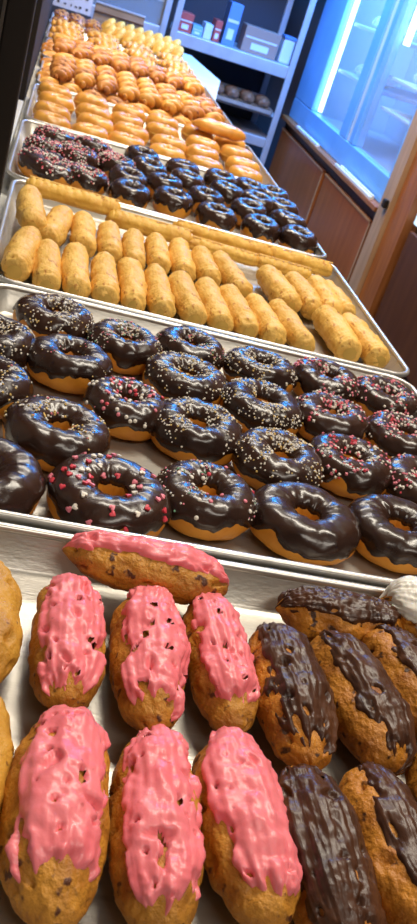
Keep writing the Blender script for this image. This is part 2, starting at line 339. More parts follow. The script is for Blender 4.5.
# ------------------------------------------------------------------ ring doughnuts
def ring_pt(u, v, R, r, H, seed, ax, extra=0.0, lump=0.0012):
    """u round the ring, v round the tube (0 = top, positive outward)"""
    a = 2*PI*u; b = 2*PI*v; ca, sa = math.cos(a), math.sin(a)
    rad = r*(1+0.06*nz(ca*1.5+seed, sa*1.5, seed)); cb, sb = math.cos(b), math.sin(b)
    d = lump*nz(ca*3+seed, sa*3, cb*2+seed*2)+extra
    fl = 0.86 if cb < 0 else 1.0
    rr = R*(1+0.025*nz(ca+seed*3, sa, 2.0))+(rad+d)*math.copysign(abs(sb)**0.92, sb)
    z = (H/2+d)*fl*math.copysign(abs(cb)**0.95, cb)
    return (rr*ca*ax, rr*sa, z+H/2*0.86)
def heart_mesh(name, s, m):
    pts = [(0, -1), (0.55, -0.45), (0.95, 0.1), (0.85, 0.62), (0.45, 0.8), (0.1, 0.6), (0, 0.4), (-0.1, 0.6), (-0.45, 0.8), (-0.85, 0.62), (-0.95, 0.1), (-0.55, -0.45)]
    V = [(x*s, y*s, z) for z in (-s*0.25, s*0.35) for x, y in pts]; n = len(pts)
    V.append((0, 0, s*0.55)); V.append((0, 0, -s*0.25))
    F = [(n+i, n+(i+1) % n, 2*n) for i in range(n)]+[((i+1) % n, i, 2*n+1) for i in range(n)]+[(i, (i+1) % n, n+(i+1) % n, n+i) for i in range(n)]
    me = bpy.data.meshes.new(name); me.from_pydata(V, [], F); me.materials.append(m); me.update(); return me
HEARTS = [heart_mesh('heart_sprinkle', 0.0023, mm) for mm in (sp_red, sp_pink, sp_white)]
def round_mesh(name, s, m):
    bm = bmesh.new(); bmesh.ops.create_icosphere(bm, subdivisions=2, radius=s, matrix=Matrix.Diagonal((1, 1, 0.6, 1)))
    me = bpy.data.meshes.new(name); bm.to_mesh(me); bm.free(); me.materials.append(m); return me
BLOBS = [round_mesh('candy_bead', 0.0017, mm) for mm in (sp_pink, sp_white, sp_red)]
OCT = [(1, 0, 0), (0, 1, 0), (-1, 0, 0), (0, -1, 0), (0, 0, 1), (0, 0, -1)]
OCF = [(0, 1, 4), (1, 2, 4), (2, 3, 4), (3, 0, 4), (1, 0, 5), (2, 1, 5), (3, 2, 5), (0, 3, 5)]
def sprinkles(parent, ptfn, n, cols, size, seed, urange=(0, 1), vspan=0.20, clump=0.0, shape=(1, 1, 0.7)):
    rnd = random.Random(seed*13+1); V = []; F = []; M = []
    mats = [c for c, _ in cols]; wts = [k for _, k in cols]; tries = 0; made = 0
    while made < n and tries < n*6:
        tries += 1
        u = rnd.uniform(*urange); v = rnd.uniform(-vspan*0.8, vspan)
        if clump and nz(math.cos(2*PI*u)*1.6+seed, math.sin(2*PI*u)*1.6, v*3+seed) < clump*rnd.uniform(-0.6, 1): continue
        p = Vector(ptfn(u, v)); pu = Vector(ptfn(u+0.003, v)); pv = Vector(ptfn(u, v+0.006))
        nrm = (pv-p).cross(pu-p)
        if nrm.length < 1e-12: continue
        nrm.normalize()
        if nrm.z < 0 and abs(v) < 0.2: nrm = -nrm
        q = nrm.to_track_quat('Z', 'Y').to_matrix() @ Matrix.Rotation(rnd.uniform(0, PI), 3, 'Z')
        s = size*rnd.uniform(0.7, 1.25); mi = rnd.choices(range(len(mats)), wts)[0]; b = len(V)
        for o in OCT: V.append(p+nrm*s*0.3+q @ Vector((o[0]*s*shape[0], o[1]*s*shape[1], o[2]*s*shape[2])))
        for f in OCF: F.append(tuple(b+t for t in f)); M.append(mi)
        made += 1
    if not V: return
    o = link_mesh('sprinkles', V, F, mats, parent, False, M); o['kind'] = 'stuff'; return o
def loose(parent, ptfn, n, meshes, wts, seed, name, vspan=0.2, clump=0.0, urange=(0, 1)):
    rnd = random.Random(seed*7+5); made = 0; placed = []
    for _ in range(n*12):
        if made >= n: break
        u = rnd.uniform(*urange); v = rnd.uniform(-vspan*0.7, vspan)
        p = Vector(ptfn(u, v)); pu = Vector(ptfn(u+0.003, v)); pv = Vector(ptfn(u, v+0.006)); nrm = (pv-p).cross(pu-p).normalized()
        if nrm.z < 0: nrm = -nrm
        if any((p-q).length < 0.0034 for q in placed): continue
        placed.append(p)
        o = bpy.data.objects.new(name, rnd.choices(meshes, wts)[0]); C.objects.link(o); o.parent = parent
        o.location = p+nrm*0.0005; o.rotation_mode = 'QUATERNION'
        o.rotation_quaternion = nrm.to_track_quat('Z', 'Y') @ Euler((0, 0, rnd.uniform(0, 6.28))).to_quaternion(); made += 1

def doughnut(x, y, D, seed, kind, label, z=0.9062, H=None, ax=1.0, deg=0, tilt=(0, 0), hole=0.21, nm='ring_doughnut', group=None, cat='doughnut', res=1.0, drip=0.30, wav=0.10, n_sp=1.0):
    Ro = D/2; r = Ro*(1-hole)/2; R = Ro-r; H = H or D*0.40
    t = thing(nm, (x, y, z), math.radians(deg), label, cat, group, rx=tilt[0], ry=tilt[1])
    nu, nv = int(56*res), int(32*res)
    grid_ring('dough', lambda u, v: (ring_pt(u, v, R, r, H, seed, ax), True), nu, nv, dough, t)
    T = 0.0018
    def edge(u): ca, sa = math.cos(2*PI*u), math.sin(2*PI*u); return drip+wav*nz(ca*2.2+seed*1.3, sa*2.2, seed)+0.03*nz(ca*7+seed, sa*7, 3.3)
    def ip(u, v, full=True):
        vv = v-1 if v > 0.5 else v
        e = edge(u) if vv > 0 else 0.185+0.03*nz(math.cos(2*PI*u)*2+seed, math.sin(2*PI*u)*2, 9)
        m = (e-abs(vv))/0.05
        th = T*sm(0, 1, m)-0.002*(1-sm(-0.6, 0.3, m))
        th += 0.0007*nz(math.cos(2*PI*u)*3+seed, math.sin(2*PI*u)*3, vv*9)+0.0003*nz(math.cos(2*PI*u)*9+seed, math.sin(2*PI*u)*9, vv*20)
        return ring_pt(u, v, R, r, H, seed, ax, extra=th), m > -0.7
    g = grid_ring('icing', ip, int(100*res), int(72*res), choc_g, t)
    sp = lambda u, v: ring_pt(u % 1, v, R, r, H, seed, ax, extra=T)
    S = {'plain': None, 'few': (45, [(sp_white, 3), (sp_gold, 2), (sp_pink, 1)], 0.0008, 0.25),
         'white': (300, [(sp_white, 8), (sp_gold, 2)], 0.0010, 0.15),
         'dense': (430, [(sp_white, 8), (sp_gold, 2)], 0.0010, 0.05),
         'gold': (130, [(sp_gold, 5), (sp_white, 4), (sp_pink, 1)], 0.0011, 0.3),
         'rainbow': (260, [(sp_white, 5), (sp_pink, 2), (sp_green, 1), (sp_gold, 1)], 0.0009, 0.15),
         'pink': (150, [(sp_pink, 4), (sp_white, 4), (sp_red, 1.5)], 0.0016, 0.1),
         'pinkdense': (170, [(sp_pink, 4), (sp_white, 4), (sp_red, 1)], 0.0016, -0.3)}.get(kind)
    if S: sprinkles(t, sp, int(S[0]*n_sp), S[1], S[2], seed, clump=S[3])
    if kind == 'hearts': loose(t, sp, 46, HEARTS, (4, 4, 3), seed, 'heart_sprinkle', vspan=0.19)
    if kind == 'confetti': loose(t, sp, 70, BLOBS, (4, 4, 2), seed, 'candy_bead', vspan=0.2); sprinkles(t, sp, 40, [(sp_pink, 1), (sp_white, 1)], 0.0008, seed)
    if kind == 'beads': sprinkles(t, sp, 170, [(sp_white, 5), (sp_pink, 2), (sp_green, 1)], 0.0009, seed, clump=0.1); loose(t, sp, 24, BLOBS, (4, 3, 2), seed, 'candy_bead')
    return t
def grid_ring(name, fn, nu, nv, m, parent):
    V = []; F = []; K = []
    for i in range(nu):
        for j in range(nv):
            p, k = fn(i/nu, j/nv); V.append(p); K.append(k)
    for i in range(nu):
        for j in range(nv):
            i2 = (i+1) % nu; j2 = (j+1) % nv; q = (i*nv+j, i*nv+j2, i2*nv+j2, i2*nv+j)
            if all(K[t] for t in q): F.append(q[::-1])
    used = sorted(set(t for f in F for t in f)); mp = {o: n for n, o in enumerate(used)}
    return link_mesh(name, [V[t] for t in used], [tuple(mp[t] for t in f) for f in F], m, parent)

DN = [
 (0.068, 0.352, 0.074, 'white', 'chocolate ring doughnut with white nonpareils, far row, leftmost whole one'),
 (0.017, 0.270, 0.072, 'white', 'white sprinkled ring doughnut at the left frame edge, farther of the cut ones'),
 (0.084, 0.261, 0.074, 'few', 'glossy chocolate ring doughnut nearly without sprinkles, left, behind the gold sprinkled one'),
 (0.136, 0.326, 0.070, 'rainbow', 'chocolate ring doughnut with mixed fine sprinkles, second from left in far row'),
 (0.204, 0.351, 0.070, 'rainbow', 'chocolate ring doughnut in far row against pan wall, third from left'),
 (0.192, 0.277, 0.076, 'white', 'white sprinkled ring doughnut in second row, directly before the third of the far row'),
 (0.277, 0.340, 0.073, 'white', 'chocolate ring doughnut with white nonpareils, fourth from left in far row'),
 (0.132, 0.198, 0.070, 'confetti', 'chocolate ring doughnut with pink and white candy beads, alone above bare pan'),
 (0.076, 0.132, 0.078, 'gold', 'large chocolate ring doughnut with gold sprinkles at the left of the third row'),
 (0.192, 0.183, 0.077, 'white', 'white and gold sprinkled ring doughnut right of the pink beaded one'),
 (0.015, 0.188, 0.076, 'gold', 'gold sprinkled ring doughnut cut by the left frame edge, above plain one'),
 (0.262, 0.254, 0.077, 'dense', 'ring doughnut densely dotted with white nonpareils, centre of the second row'),
 (0.350, 0.350, 0.071, 'pink', 'pink and white sprinkled ring doughnut, second from right in far row'),
 (0.415, 0.338, 0.072, 'pinkdense', 'pink sprinkled ring doughnut in the far right corner of the pan'),
 (0.333, 0.262, 0.073, 'pink', 'pink and white sprinkled ring doughnut, second from right in second row'),
 (0.405, 0.252, 0.073, 'pinkdense', 'pink sprinkled ring doughnut at right frame edge in second row'),
 (0.260, 0.158, 0.076, 'dense', 'ring doughnut thick with white dots, behind the plain glossy near ones'),
 (0.330, 0.178, 0.076, 'pink', 'ring doughnut with pink hearts on one side, third row near right'),
 (0.398, 0.165, 0.076, 'pinkdense', 'pink sprinkled ring doughnut cut by right frame edge in third row'),
 (0.026, 0.052, 0.084, 'plain', 'plain glossy chocolate ring doughnut cut by the left frame edge'),
 (0.1145, 0.056, 0.084, 'hearts', 'chocolate ring doughnut with red, pink and white heart sprinkles in the near row'),
 (0.187, 0.078, 0.075, 'beads', 'near row ring doughnut with scattered white and pink sprinkles beside the heart one'),
 (0.264, 0.072, 0.084, 'plain', 'plain glossy chocolate ring doughnut in near row, left of two alike'),
 (0.344, 0.082, 0.078, 'plain', 'plain glossy chocolate ring doughnut in near row at the right frame edge'),
]
rnd = random.Random(4)
for i, (x, y, D, kd, lb) in enumerate(DN):
    doughnut(x, y, D*1.02, 20+i*1.7, kd, lb, group='chocolate ring doughnuts', H=0.032, tilt=(rnd.uniform(-0.03, 0.03), rnd.uniform(-0.03, 0.03)), z=0.9075, wav=0.09, drip=0.255)

# ------------------------------------------------------------------ puff rolls
def roll(x, y, deg, L, W, H, seed, label, z=0.9065, group=None, ry=0.0, fill=False):
    t = thing('pastry_roll', (x, y, z), math.radians(deg), label, 'pastry roll', group, ry=ry)
    rn = random.Random(seed); P = dict(L=L, W=W, H=H, seed=seed, p_end=16.0, lump=0.0018, bend=rn.uniform(-0.003, 0.003), taper=rn.uniform(-0.06, 0.06), flat=0.2)
    def ex(u, v):
        s = -math.cos(PI*u)
        lay = 0.0011*math.sin(s*L*420+2.5*nz(s*3, v*2, seed))*sm(-0.2, 0.3, nz(s*2+seed, v*2, 5))
        step = 0.0008*sm(-0.02, 0.02, s-0.45+0.15*nz(v*4, seed, 1))+0.0007*sm(-0.02, 0.02, -s-0.5+0.15*nz(v*4, seed, 7))
        crack = -0.0012*sm(0.3, 0.5, nz(s*9+seed, v*8, seed))
        seam = -0.003*math.exp(-((v-0.33)/0.02)**2)
        return (body_pt(u, v, extra=lay-step+crack+seam, **P), True)
    grid_mesh('pastry_layers', ex, 60, 44, puff, t)
    # open end with filling at the near end
    V = []; F = []; n = 18; k = 4
    for a in range(k+1):
        rr = (1-a/k)*0.5
        for j in range(n):
            q = 2*PI*j/n; V.append((-L/2*0.985-0.0016*math.sin(PI/2*a/k), rr*W/2*math.sin(q)*(1+0.1*nz(j, seed, a)), H*0.46+rr*H/2*0.85*math.cos(q)))
    for a in range(k):
        for j in range(n): F.append((a*n+j, a*n+(j+1) % n, (a+1)*n+(j+1) % n, (a+1)*n+j))
    link_mesh('filling', V, F, filling, t)
    return t
ORD = ['leftmost', 'second from left', 'third from left', 'fourth from left', 'fifth from left', 'sixth from left', 'seventh, in the middle,', 'sixth from right', 'fifth from right', 'fourth from right', 'third from right', 'second from right', 'rightmost']
FRONT = [(0.0285, 0.520, 86, 0.135, 0.034), (0.057, 0.503, 92, 0.130, 0.031), (0.0885, 0.508, 91, 0.138, 0.032), (0.121, 0.506, 90, 0.135, 0.031), (0.153, 0.508, 90, 0.138, 0.031),
 (0.184, 0.505, 91, 0.134, 0.031), (0.216, 0.505, 94, 0.130, 0.032), (0.248, 0.507, 93, 0.134, 0.032), (0.2785, 0.506, 95, 0.128, 0.031), (0.3105, 0.498, 95, 0.122, 0.031),
 (0.344, 0.500, 97, 0.126, 0.030), (0.404, 0.507, 93, 0.120, 0.036), (0.4415, 0.510, 97, 0.122, 0.033)]
BACK = [(0.0295, 0.662, 95, 0.132, 0.033), (0.063, 0.652, 82, 0.120, 0.032), (0.098, 0.652, 91, 0.112, 0.031), (0.131, 0.652, 90, 0.114, 0.030), (0.162, 0.645, 89, 0.110, 0.029), (0.193, 0.650, 89, 0.110, 0.030),
 (0.2245, 0.652, 89, 0.112, 0.030), (0.2555, 0.648, 92, 0.104, 0.030), (0.289, 0.636, 99, 0.116, 0.031), (0.352, 0.630, 97, 0.116, 0.033), (0.388, 0.632, 93, 0.112, 0.032), (0.421, 0.645, 90, 0.116, 0.031), (0.449, 0.652, 96, 0.100, 0.0285)]
for i, (x, y, dg, L, W) in enumerate(FRONT):
    roll(min(x, 0.439), y, dg, L*0.94, W*0.97, W*1.03, 100+i*3.1, 'flaky golden pastry roll, %s of the front row' % ORD[i], group='flaky pastry rolls')
for i, (x, y, dg, L, W) in enumerate(BACK):
    roll(min(x, 0.442), y-0.004, dg, L*1.02, W*0.99, W*1.06, 200+i*3.1, 'flaky golden pastry roll, %s of the back row' % ORD[i], group='flaky pastry rolls', z=0.9065+(0.010 if i in (0,) else 0.0))
def stick(x, y, deg, L, W, H, seed, label, z, ry=0.0):
    t = thing('pastry_stick', (x, y, z), math.radians(deg), label, 'pastry stick', 'long pastry sticks', ry=ry)
    P = dict(L=L, W=W, H=H, seed=seed, p_end=12.0, lump=0.0016, flat=0.5)
    def ex(u, v):
        s = -math.cos(PI*u); top = sm(0.25, 0.0, abs((v+0.5) % 1-0.5))
        groove = -0.0012*top*sm(0.5, 0.8, math.sin(s*L*330)); side = -0.0012*math.exp(-((min(v, 1-v)-0.22)/0.02)**2)
        return (body_pt(u, v, extra=groove+side, **P), True)
    grid_mesh('pastry_layers', ex, 90, 40, puff_y, t)
    # raised seam down the middle of the stick
    V = []; F = []
    for i in range(41):
        s = -0.92+1.84*i/40
        for q in range(5):
            a = -PI/2+PI*q/4; V.append((s*L/2, 0.0016*math.sin(a)+0.0006*nz(s*9, seed, q), H*0.955+0.0011*math.cos(a)))
    for i in range(40):
        for q in range(4): F.append((i*5+q, i*5+q+1, i*5+q+6, i*5+q+5))
    link_mesh('top_seam', V, F, puff_y, t)
    return t
stick(0.081, 0.751, 178, 0.130, 0.030, 0.030, 1, 'long pastry stick lying crosswise at the far left corner of the roll pan', 0.921)
stick(0.188, 0.735, 177, 0.122, 0.028, 0.030, 2, 'long pastry stick behind the rolls, second from the left', 0.9115)
stick(0.296, 0.768, 176, 0.152, 0.020, 0.030, 3, 'long thin pastry stick along the far pan wall, left of two', 0.9115)
stick(0.289, 0.726, 176, 0.108, 0.022, 0.024, 4, 'pastry stick laid in front of the thin wall stick, left one', 0.9115)
stick(0.408, 0.764, 175, 0.110, 0.021, 0.030, 5, 'long thin pastry stick in the far right corner of the roll pan', 0.9115)
stick(0.380, 0.725, 176, 0.084, 0.022, 0.024, 6, 'pastry stick laid in front of the far right corner stick', 0.9115)

# ------------------------------------------------------------------ small dark doughnuts of the fourth pan
SPK = [(0.048, 1.115, 0.070, 20), (0.032, 0.915, 0.085, -55), (0.086, 1.030, 0.070, 10), (0.112, 1.120, 0.066, 0), (0.098, 0.905, 0.070, 15), (0.150, 1.045, 0.064, -10), (0.032, 1.020, 0.062, 30)]
WS = ['far left', 'long near left one', 'centre of the cluster', 'far middle', 'near edge', 'right side', 'left side']
for i, (x, y, D, dg) in enumerate(SPK):
    doughnut(max(x, 0.034) if i != 1 else 0.045, y, D, 300+i*2.3, 'pinkdense', 'dark doughnut under pink and white sprinkles, %s of the sprinkled cluster' % WS[i], H=0.036, hole=0.14, ax=1.25 if i == 1 else 1.0, deg=dg,
             res=0.7, group='pink and white sprinkled doughnuts', tilt=(0.04*(i % 3-1), 0.03), drip=0.26, nm='sprinkled_doughnut', z=0.909, n_sp=1.5)
T4 = [(0.166, 0.885), (0.232, 0.912), (0.296, 0.888), (0.365, 0.890), (0.424, 0.886), (0.166, 0.968), (0.226, 0.998), (0.290, 0.978), (0.360, 0.978), (0.424, 0.972),
      (0.205, 1.080), (0.268, 1.070), (0.335, 1.066), (0.388, 1.058), (0.430, 1.055), (0.200, 1.155), (0.270, 1.150), (0.336, 1.148), (0.388, 1.142), (0.430, 1.138)]
RW = ['near', 'second', 'third', 'far']; PS = ['first', 'second', 'third', 'fourth', 'fifth']
for i, (x, y) in enumerate(T4):
    x = 0.16+(x-0.16)*1.045
    doughnut(x, y, 0.060, 400+i*2.1, 'plain', 'small glossy dark iced doughnut, %s from left in the %s row of its pan' % (PS[i % 5], RW[i//5]), H=0.036, hole=0.2, ax=1.25, deg=90+rnd.uniform(-14, 14),
             res=0.7, group='small dark glossy doughnuts', tilt=(rnd.uniform(-0.05, 0.05), rnd.uniform(-0.06, 0.06)), nm='iced_doughnut', z=0.9095, drip=0.26, wav=0.12)

# ------------------------------------------------------------------ glazed doughnuts
def glazed_proto(seed, D, ax, label, group):
    Ro = D/2; r = Ro*0.46; R = Ro-r
    t = thing('glazed_doughnut', (0, 0, 0), 0, label, 'doughnut', group)
    grid_ring('dough', lambda u, v: (ring_pt(u, v, R, r, 0.036, seed, ax, lump=0.002), True), 48, 28, glaze, t)
    # pale proof line round the middle
    def band(u, v):
        p = ring_pt(u, 0.235+0.03*v, R, r, 0.036, seed, ax, lump=0.002, extra=0.0005*math.sin(PI*v)); return p
    V = []; F = []
    for i in range(48):
        for j in range(4): V.append(band(i/48, j/3))
    for i in range(48):
        for j in range(3): i2 = (i+1) % 48; F.append((i*4+j, i*4+j+1, i2*4+j+1, i2*4+j))
    link_mesh('pale_band', V, F, puff, t)
    return t
T5 = [(0.036, 1.262, 8), (0.106, 1.256, 0), (0.178, 1.262, -6), (0.250, 1.258, 4), (0.322, 1.262, -5), (0.395, 1.264, 8),
      (0.040, 1.334, -5), (0.112, 1.338, 6), (0.184, 1.340, 0), (0.256, 1.336, -8), (0.328, 1.342, 5), (0.400, 1.340, -6),
      (0.040, 1.412, 5), (0.112, 1.416, -6), (0.184, 1.418, 8), (0.256, 1.420, 0), (0.330, 1.418, -5), (0.402, 1.418, 4),
      (0.042, 1.492, 0), (0.114, 1.500, 6), (0.186, 1.500, -4), (0.258, 1.502, 8), (0.330, 1.505, -6), (0.400, 1.502, 0)]
RG = ['near', 'second', 'third', 'far']; PS6 = ['first', 'second', 'third', 'fourth', 'fifth', 'sixth']
gp = None; protos = []
for i, (x, y, dg) in enumerate(T5):
    x += rnd.uniform(-0.006, 0.006); y += rnd.uniform(-0.008, 0.008); dg += rnd.uniform(-22, 22)
    x = max(0.036, min(0.425, x*1.03)); lb = 'plain glazed golden doughnut, %s from left in the %s row of the glazed pan' % (PS6[i % 6], RG[i//6])
    z = 0.9075+(i//6)*0.004
    if i < 3:
        g = glazed_proto(500+i*3, 0.062, 1.16, lb, 'plain glazed doughnuts'); protos.append(g)
        g.location = (x, y, z); g.rotation_euler = (0, 0, math.radians(dg))
    else:
        copy_tree(protos[i % 3], (x, y, z), math.radians(dg+(180 if i % 2 else 0)), lb, rx=rnd.uniform(-0.04, 0.04))
# one long doughnut laid on top at the right
lg = thing('glazed_bar', (0.375, 1.465, 0.948), math.radians(-4), 'long glazed bar resting on the glazed doughnuts at the right', 'doughnut')
grid_mesh('dough', lambda u, v: (body_pt(u, v, 0.115, 0.046, 0.034, 61, p_end=3, lump=0.002), True), 60, 40, glaze, lg)
def seam(u, v): return (body_pt(u, 0.2+0.05*v, 0.1155, 0.0465, 0.0345, 61, p_end=3, lump=0.002), True)
V = [seam(0.06+0.88*i/40, j/3)[0] for i in range(41) for j in range(4)]
link_mesh('pale_band', V, [(i*4+j, i*4+j+1, i*4+j+5, i*4+j+4) for i in range(40) for j in range(3)], puff, lg)

# ------------------------------------------------------------------ twists
def twist_proto(seed, L, W, H, m, label, group, cat='twist', nm='dough_twist'):
    t = thing(nm, (0, 0, 0), 0, label, cat, group)
    for h in (0, 1):
        V = []; F = []; nu, nv = 44, 14
        for i in range(nu+1):
            s = i/nu*2-1; r = max(0.0, 1-abs(s)**4)**0.5; ph = s*PI*1.35+h*PI+seed
            off = W*0.22*(0.35+0.65*r)
            cy, cz = off*math.cos(ph), off*0.62*math.sin(ph)
            rr = W*0.30*max(r, 0.02)
            for j in range(nv):
                a = 2*PI*j/nv; d = 1+0.10*nz(s*3+seed, math.cos(a), math.sin(a)+h)
                V.append((s*L/2+0.002*h, cy+rr*d*math.cos(a), max(0.0008, cz+rr*d*0.9*math.sin(a)+H*0.48)))
        for i in range(nu):
            for j in range(nv): F.append((i*nv+j, i*nv+(j+1) % nv, (i+1)*nv+(j+1) % nv, (i+1)*nv+j))
        link_mesh('strand', V, F, m, t)
    return t
def twist_tray(x0, x1, y0, y1, nx, ny, dx, m, seed, adj, group, L, W, layer2, base_deg):
    r2 = random.Random(seed); P = [twist_proto(seed+k*0.9, L, W, 0.034, m[k % len(m)], 'x', group) for k in range(3)]; used = [False]*3
    rown = ['nearest', 'second', 'third', 'fourth', 'farthest']; coln = ['first', 'second', 'third', 'fourth', 'fifth', 'sixth', 'seventh', 'eighth', 'ninth']
    def put(x, y, z, lb):
        k = r2.randrange(3); dg = math.radians(base_deg+r2.uniform(-14, 14))
        if not used[k]:
            used[k] = True; P[k].location = (x, y, z); P[k].rotation_euler = (0, 0, dg); P[k]['label'] = lb
        else: copy_tree(P[k], (x, y, z), dg+(PI if r2.random() < 0.5 else 0), lb)
    for j in range(ny):
        for i in range(nx):
            x = x0+(x1-x0)*(i+0.5)/nx; y = y0+(y1-y0)*(j+0.5)/ny
            put(x, y, 0.907, '%s, bottom layer, %s from left in the %s row' % (adj, coln[i], rown[j]))
    for j in range(ny-1):
        for i in range(nx-1):
            if (i, j) not in layer2: continue
            x = x0+(x1-x0)*(i+1.0)/nx; y = y0+(y1-y0)*(j+1.0)/ny
            put(x, y, 0.931, '%s, top layer, %s from left in the %s row' % (adj, coln[i], rown[j]))
allij = {(i, j) for i in range(9) for j in range(4)}
twist_tray(-0.003, 0.452, 1.63, 2.005, 9, 5, 0, [twist_m, twist_m, twist_d], 7, 'glazed golden dough twist', 'glazed dough twists', 0.074, 0.041, allij-{(7, 3), (6, 3)}, 62)
twist_tray(-0.006, 0.450, 2.045, 2.385, 9, 4, 0, [twist_d, twist_m, twist_d], 9, 'dark cinnamon dough twist', 'dark cinnamon twists', 0.082, 0.043, allij-{(6, 2), (5, 2)}, 60)

# ------------------------------------------------------------------ flat nut pastries
def claw_proto(seed, label):
    t = thing('nut_pastry', (0, 0, 0), 0, label, 'pastry', 'flat nut pastries')
    L, W, H = 0.098, 0.084, 0.032
    def fn(u, v):
        s = -math.cos(PI*u); a = 2*PI*v
        lob = 0.006*abs(math.sin(s*2.5*PI))*(1 if math.sin(a) < 0 else 0.1)
        return (body_pt(u, v, L, W, H, seed, p_end=2.6, lump=0.004, bend=0.008, extra=lob), True)
    grid_mesh('pastry_shell', fn, 60, 40, claw_m, t)
    rn = random.Random(seed); V = []; F = []
    for k in range(22):
        u = rn.uniform(0.1, 0.9); v = rn.choice((rn.uniform(-0.05, 0.2), rn.uniform(0.75, 1.0))) % 1
        p = Vector(fn(u, v)[0]); s = rn.uniform(0.0018, 0.0034); q = Euler((rn.uniform(0, 6), rn.uniform(0, 6), 0)).to_matrix(); b = len(V)
        for o in OCT: V.append(p+Vector((0, 0, 0.0008))+q @ Vector((o[0]*s*1.3, o[1]*s*0.8, o[2]*s*0.6)))
        for f in OCF: F.append(tuple(b+x for x in f))
    o = link_mesh('chopped_nuts', V, F, nut, t, False); o['kind'] = 'stuff'
    return t
cp = []
for j in range(4):
    for i in range(4):
        lb = 'flat golden pastry with chopped nuts, %s from left in the %s row' % (PS[i], RW[j])
        x = 0.048+i*0.115; y = 2.458+j*0.092; z = 0.9145+0.010*(j % 2)
        if len(cp) < 2:
            g = claw_proto(70+len(cp)*5, lb); cp.append(g); g.location = (x, y, z); g.rotation_euler = (0, 0, rnd.uniform(-0.3, 0.3))
        else: copy_tree(cp[(i+j) % 2], (x, y, z), rnd.uniform(-0.3, 0.3), lb)

# ------------------------------------------------------------------ farthest pan: dark nut rolls and leaning crescents
hp = None
k = 0
for j in range(3):
    for i in range(3):
        x = 0.024+i*0.054; y = 2.87+j*0.085
        lb = 'dark brown nut roll, %s from left in the %s row of the farthest pan' % (PS[i], ['near', 'middle', 'far'][j])
        if hp is None:
            hp = thing('nut_roll', (x, y, 0.908), 0.4, lb, 'roll', 'dark nut rolls in the farthest pan')
            grid_mesh('bread', lambda u, v: (body_pt(u, v, 0.060, 0.050, 0.042, 81, p_end=2.2, lump=0.006), True), 40, 32, twist_d, hp)
            rn = random.Random(5); V = []; F = []
            for q_ in range(30):
                u = rn.uniform(0.15, 0.85); v = rn.uniform(-0.22, 0.22) % 1; p = Vector(body_pt(u, v, 0.060, 0.050, 0.042, 81, p_end=2.2, lump=0.006)); s = rn.uniform(0.003, 0.005); b = len(V)
                for o in OCT: V.append(p+Vector(o)*s)
                for f in OCF: F.append(tuple(b+x_ for x_ in f))
            o = link_mesh('chopped_nuts', V, F, nut, hp, False); o['kind'] = 'stuff'
        else: copy_tree(hp, (x, y, 0.908+(0.012 if j else 0)), rnd.uniform(0, 3), lb)
cr = None
NUM = ['first', 'second', 'third', 'fourth', 'fifth', 'sixth', 'seventh', 'eighth', 'ninth', 'tenth']
for j in range(2):
    for i in range(8):
        x = 0.165+i*0.034; y = 2.91+j*0.12
        lb = 'yellow crescent pastry leaning in the %s line, %s from left' % (['near', 'far'][j], NUM[i])
        if cr is None:
            cr = thing('crescent_pastry', (x, y, 0.9075), PI/2, lb, 'pastry', 'leaning yellow crescents')
            def cf(u, v):
                s = -math.cos(PI*u)
                x_, y_, z_ = body_pt(u, v, 0.098, 0.040, 0.068, 91, p_end=2.4, lump=0.002, extra=0.0012*math.sin(s*16))
                y_ -= z_*0.45
                return ((x_, y_, z_), True)
            grid_mesh('pastry_shell', cf, 56, 32, puff_y, cr)
            V = [cf(0.1+0.8*i_/30, 0.22+0.05*j_)[0] for i_ in range(31) for j_ in range(2)]
            V = [(a, b_-0.0006, c) for a, b_, c in V]
            link_mesh('browned_edge', V, [(i_*2, i_*2+1, i_*2+3, i_*2+2) for i_ in range(30)], claw_m, cr)
        else: copy_tree(cr, (x, y, 0.9075+0.010*j), PI/2+rnd.uniform(-0.12, 0.12), lb)

# ------------------------------------------------------------------ behind the pans
sg = thing('price_sign', (0.05, 3.30, 0.9), 0, 'pale sign card with rows of small dark marks behind the farthest pan', 'sign')
loc_box('card', sign_m, (-0.03, 0.122, 3.30, 3.304, 0.940, 1.10), sg)
loc_box('base_rail', dark_in, (-0.035, 0.128, 3.295, 3.312, 0.90, 0.945), sg, 0.002)
rn = random.Random(3)
for r_ in range(4):
    xx = -0.02
    while xx < 0.11:
        wv = rn.choice((0.004, 0.007, 0.009)); hv = rn.choice((0.005, 0.008)); zz = 0.958+r_*0.034
        box('printed_mark', ink, (xx-0.05, xx+wv-0.05, -0.0012, 0, zz-0.9, zz+hv-0.9), sg); xx += wv+rn.choice((0.006, 0.012, 0.016))
ld = thing('display_ledge', (0.25, 3.34, 0), 0, 'tan board ledge behind the farthest pan', 'ledge')
loc_box('board', board_m, (0.135, 0.325, 3.33, 3.35, 0.80, 0.995), ld, 0.002)
loc_box('top_strip', steel, (0.135, 0.325, 3.325, 3.355, 0.995, 1.000), ld)
loc_box('rail', wood_dk, (0.135, 0.325, 3.322, 3.330, 0.965, 0.970), ld)
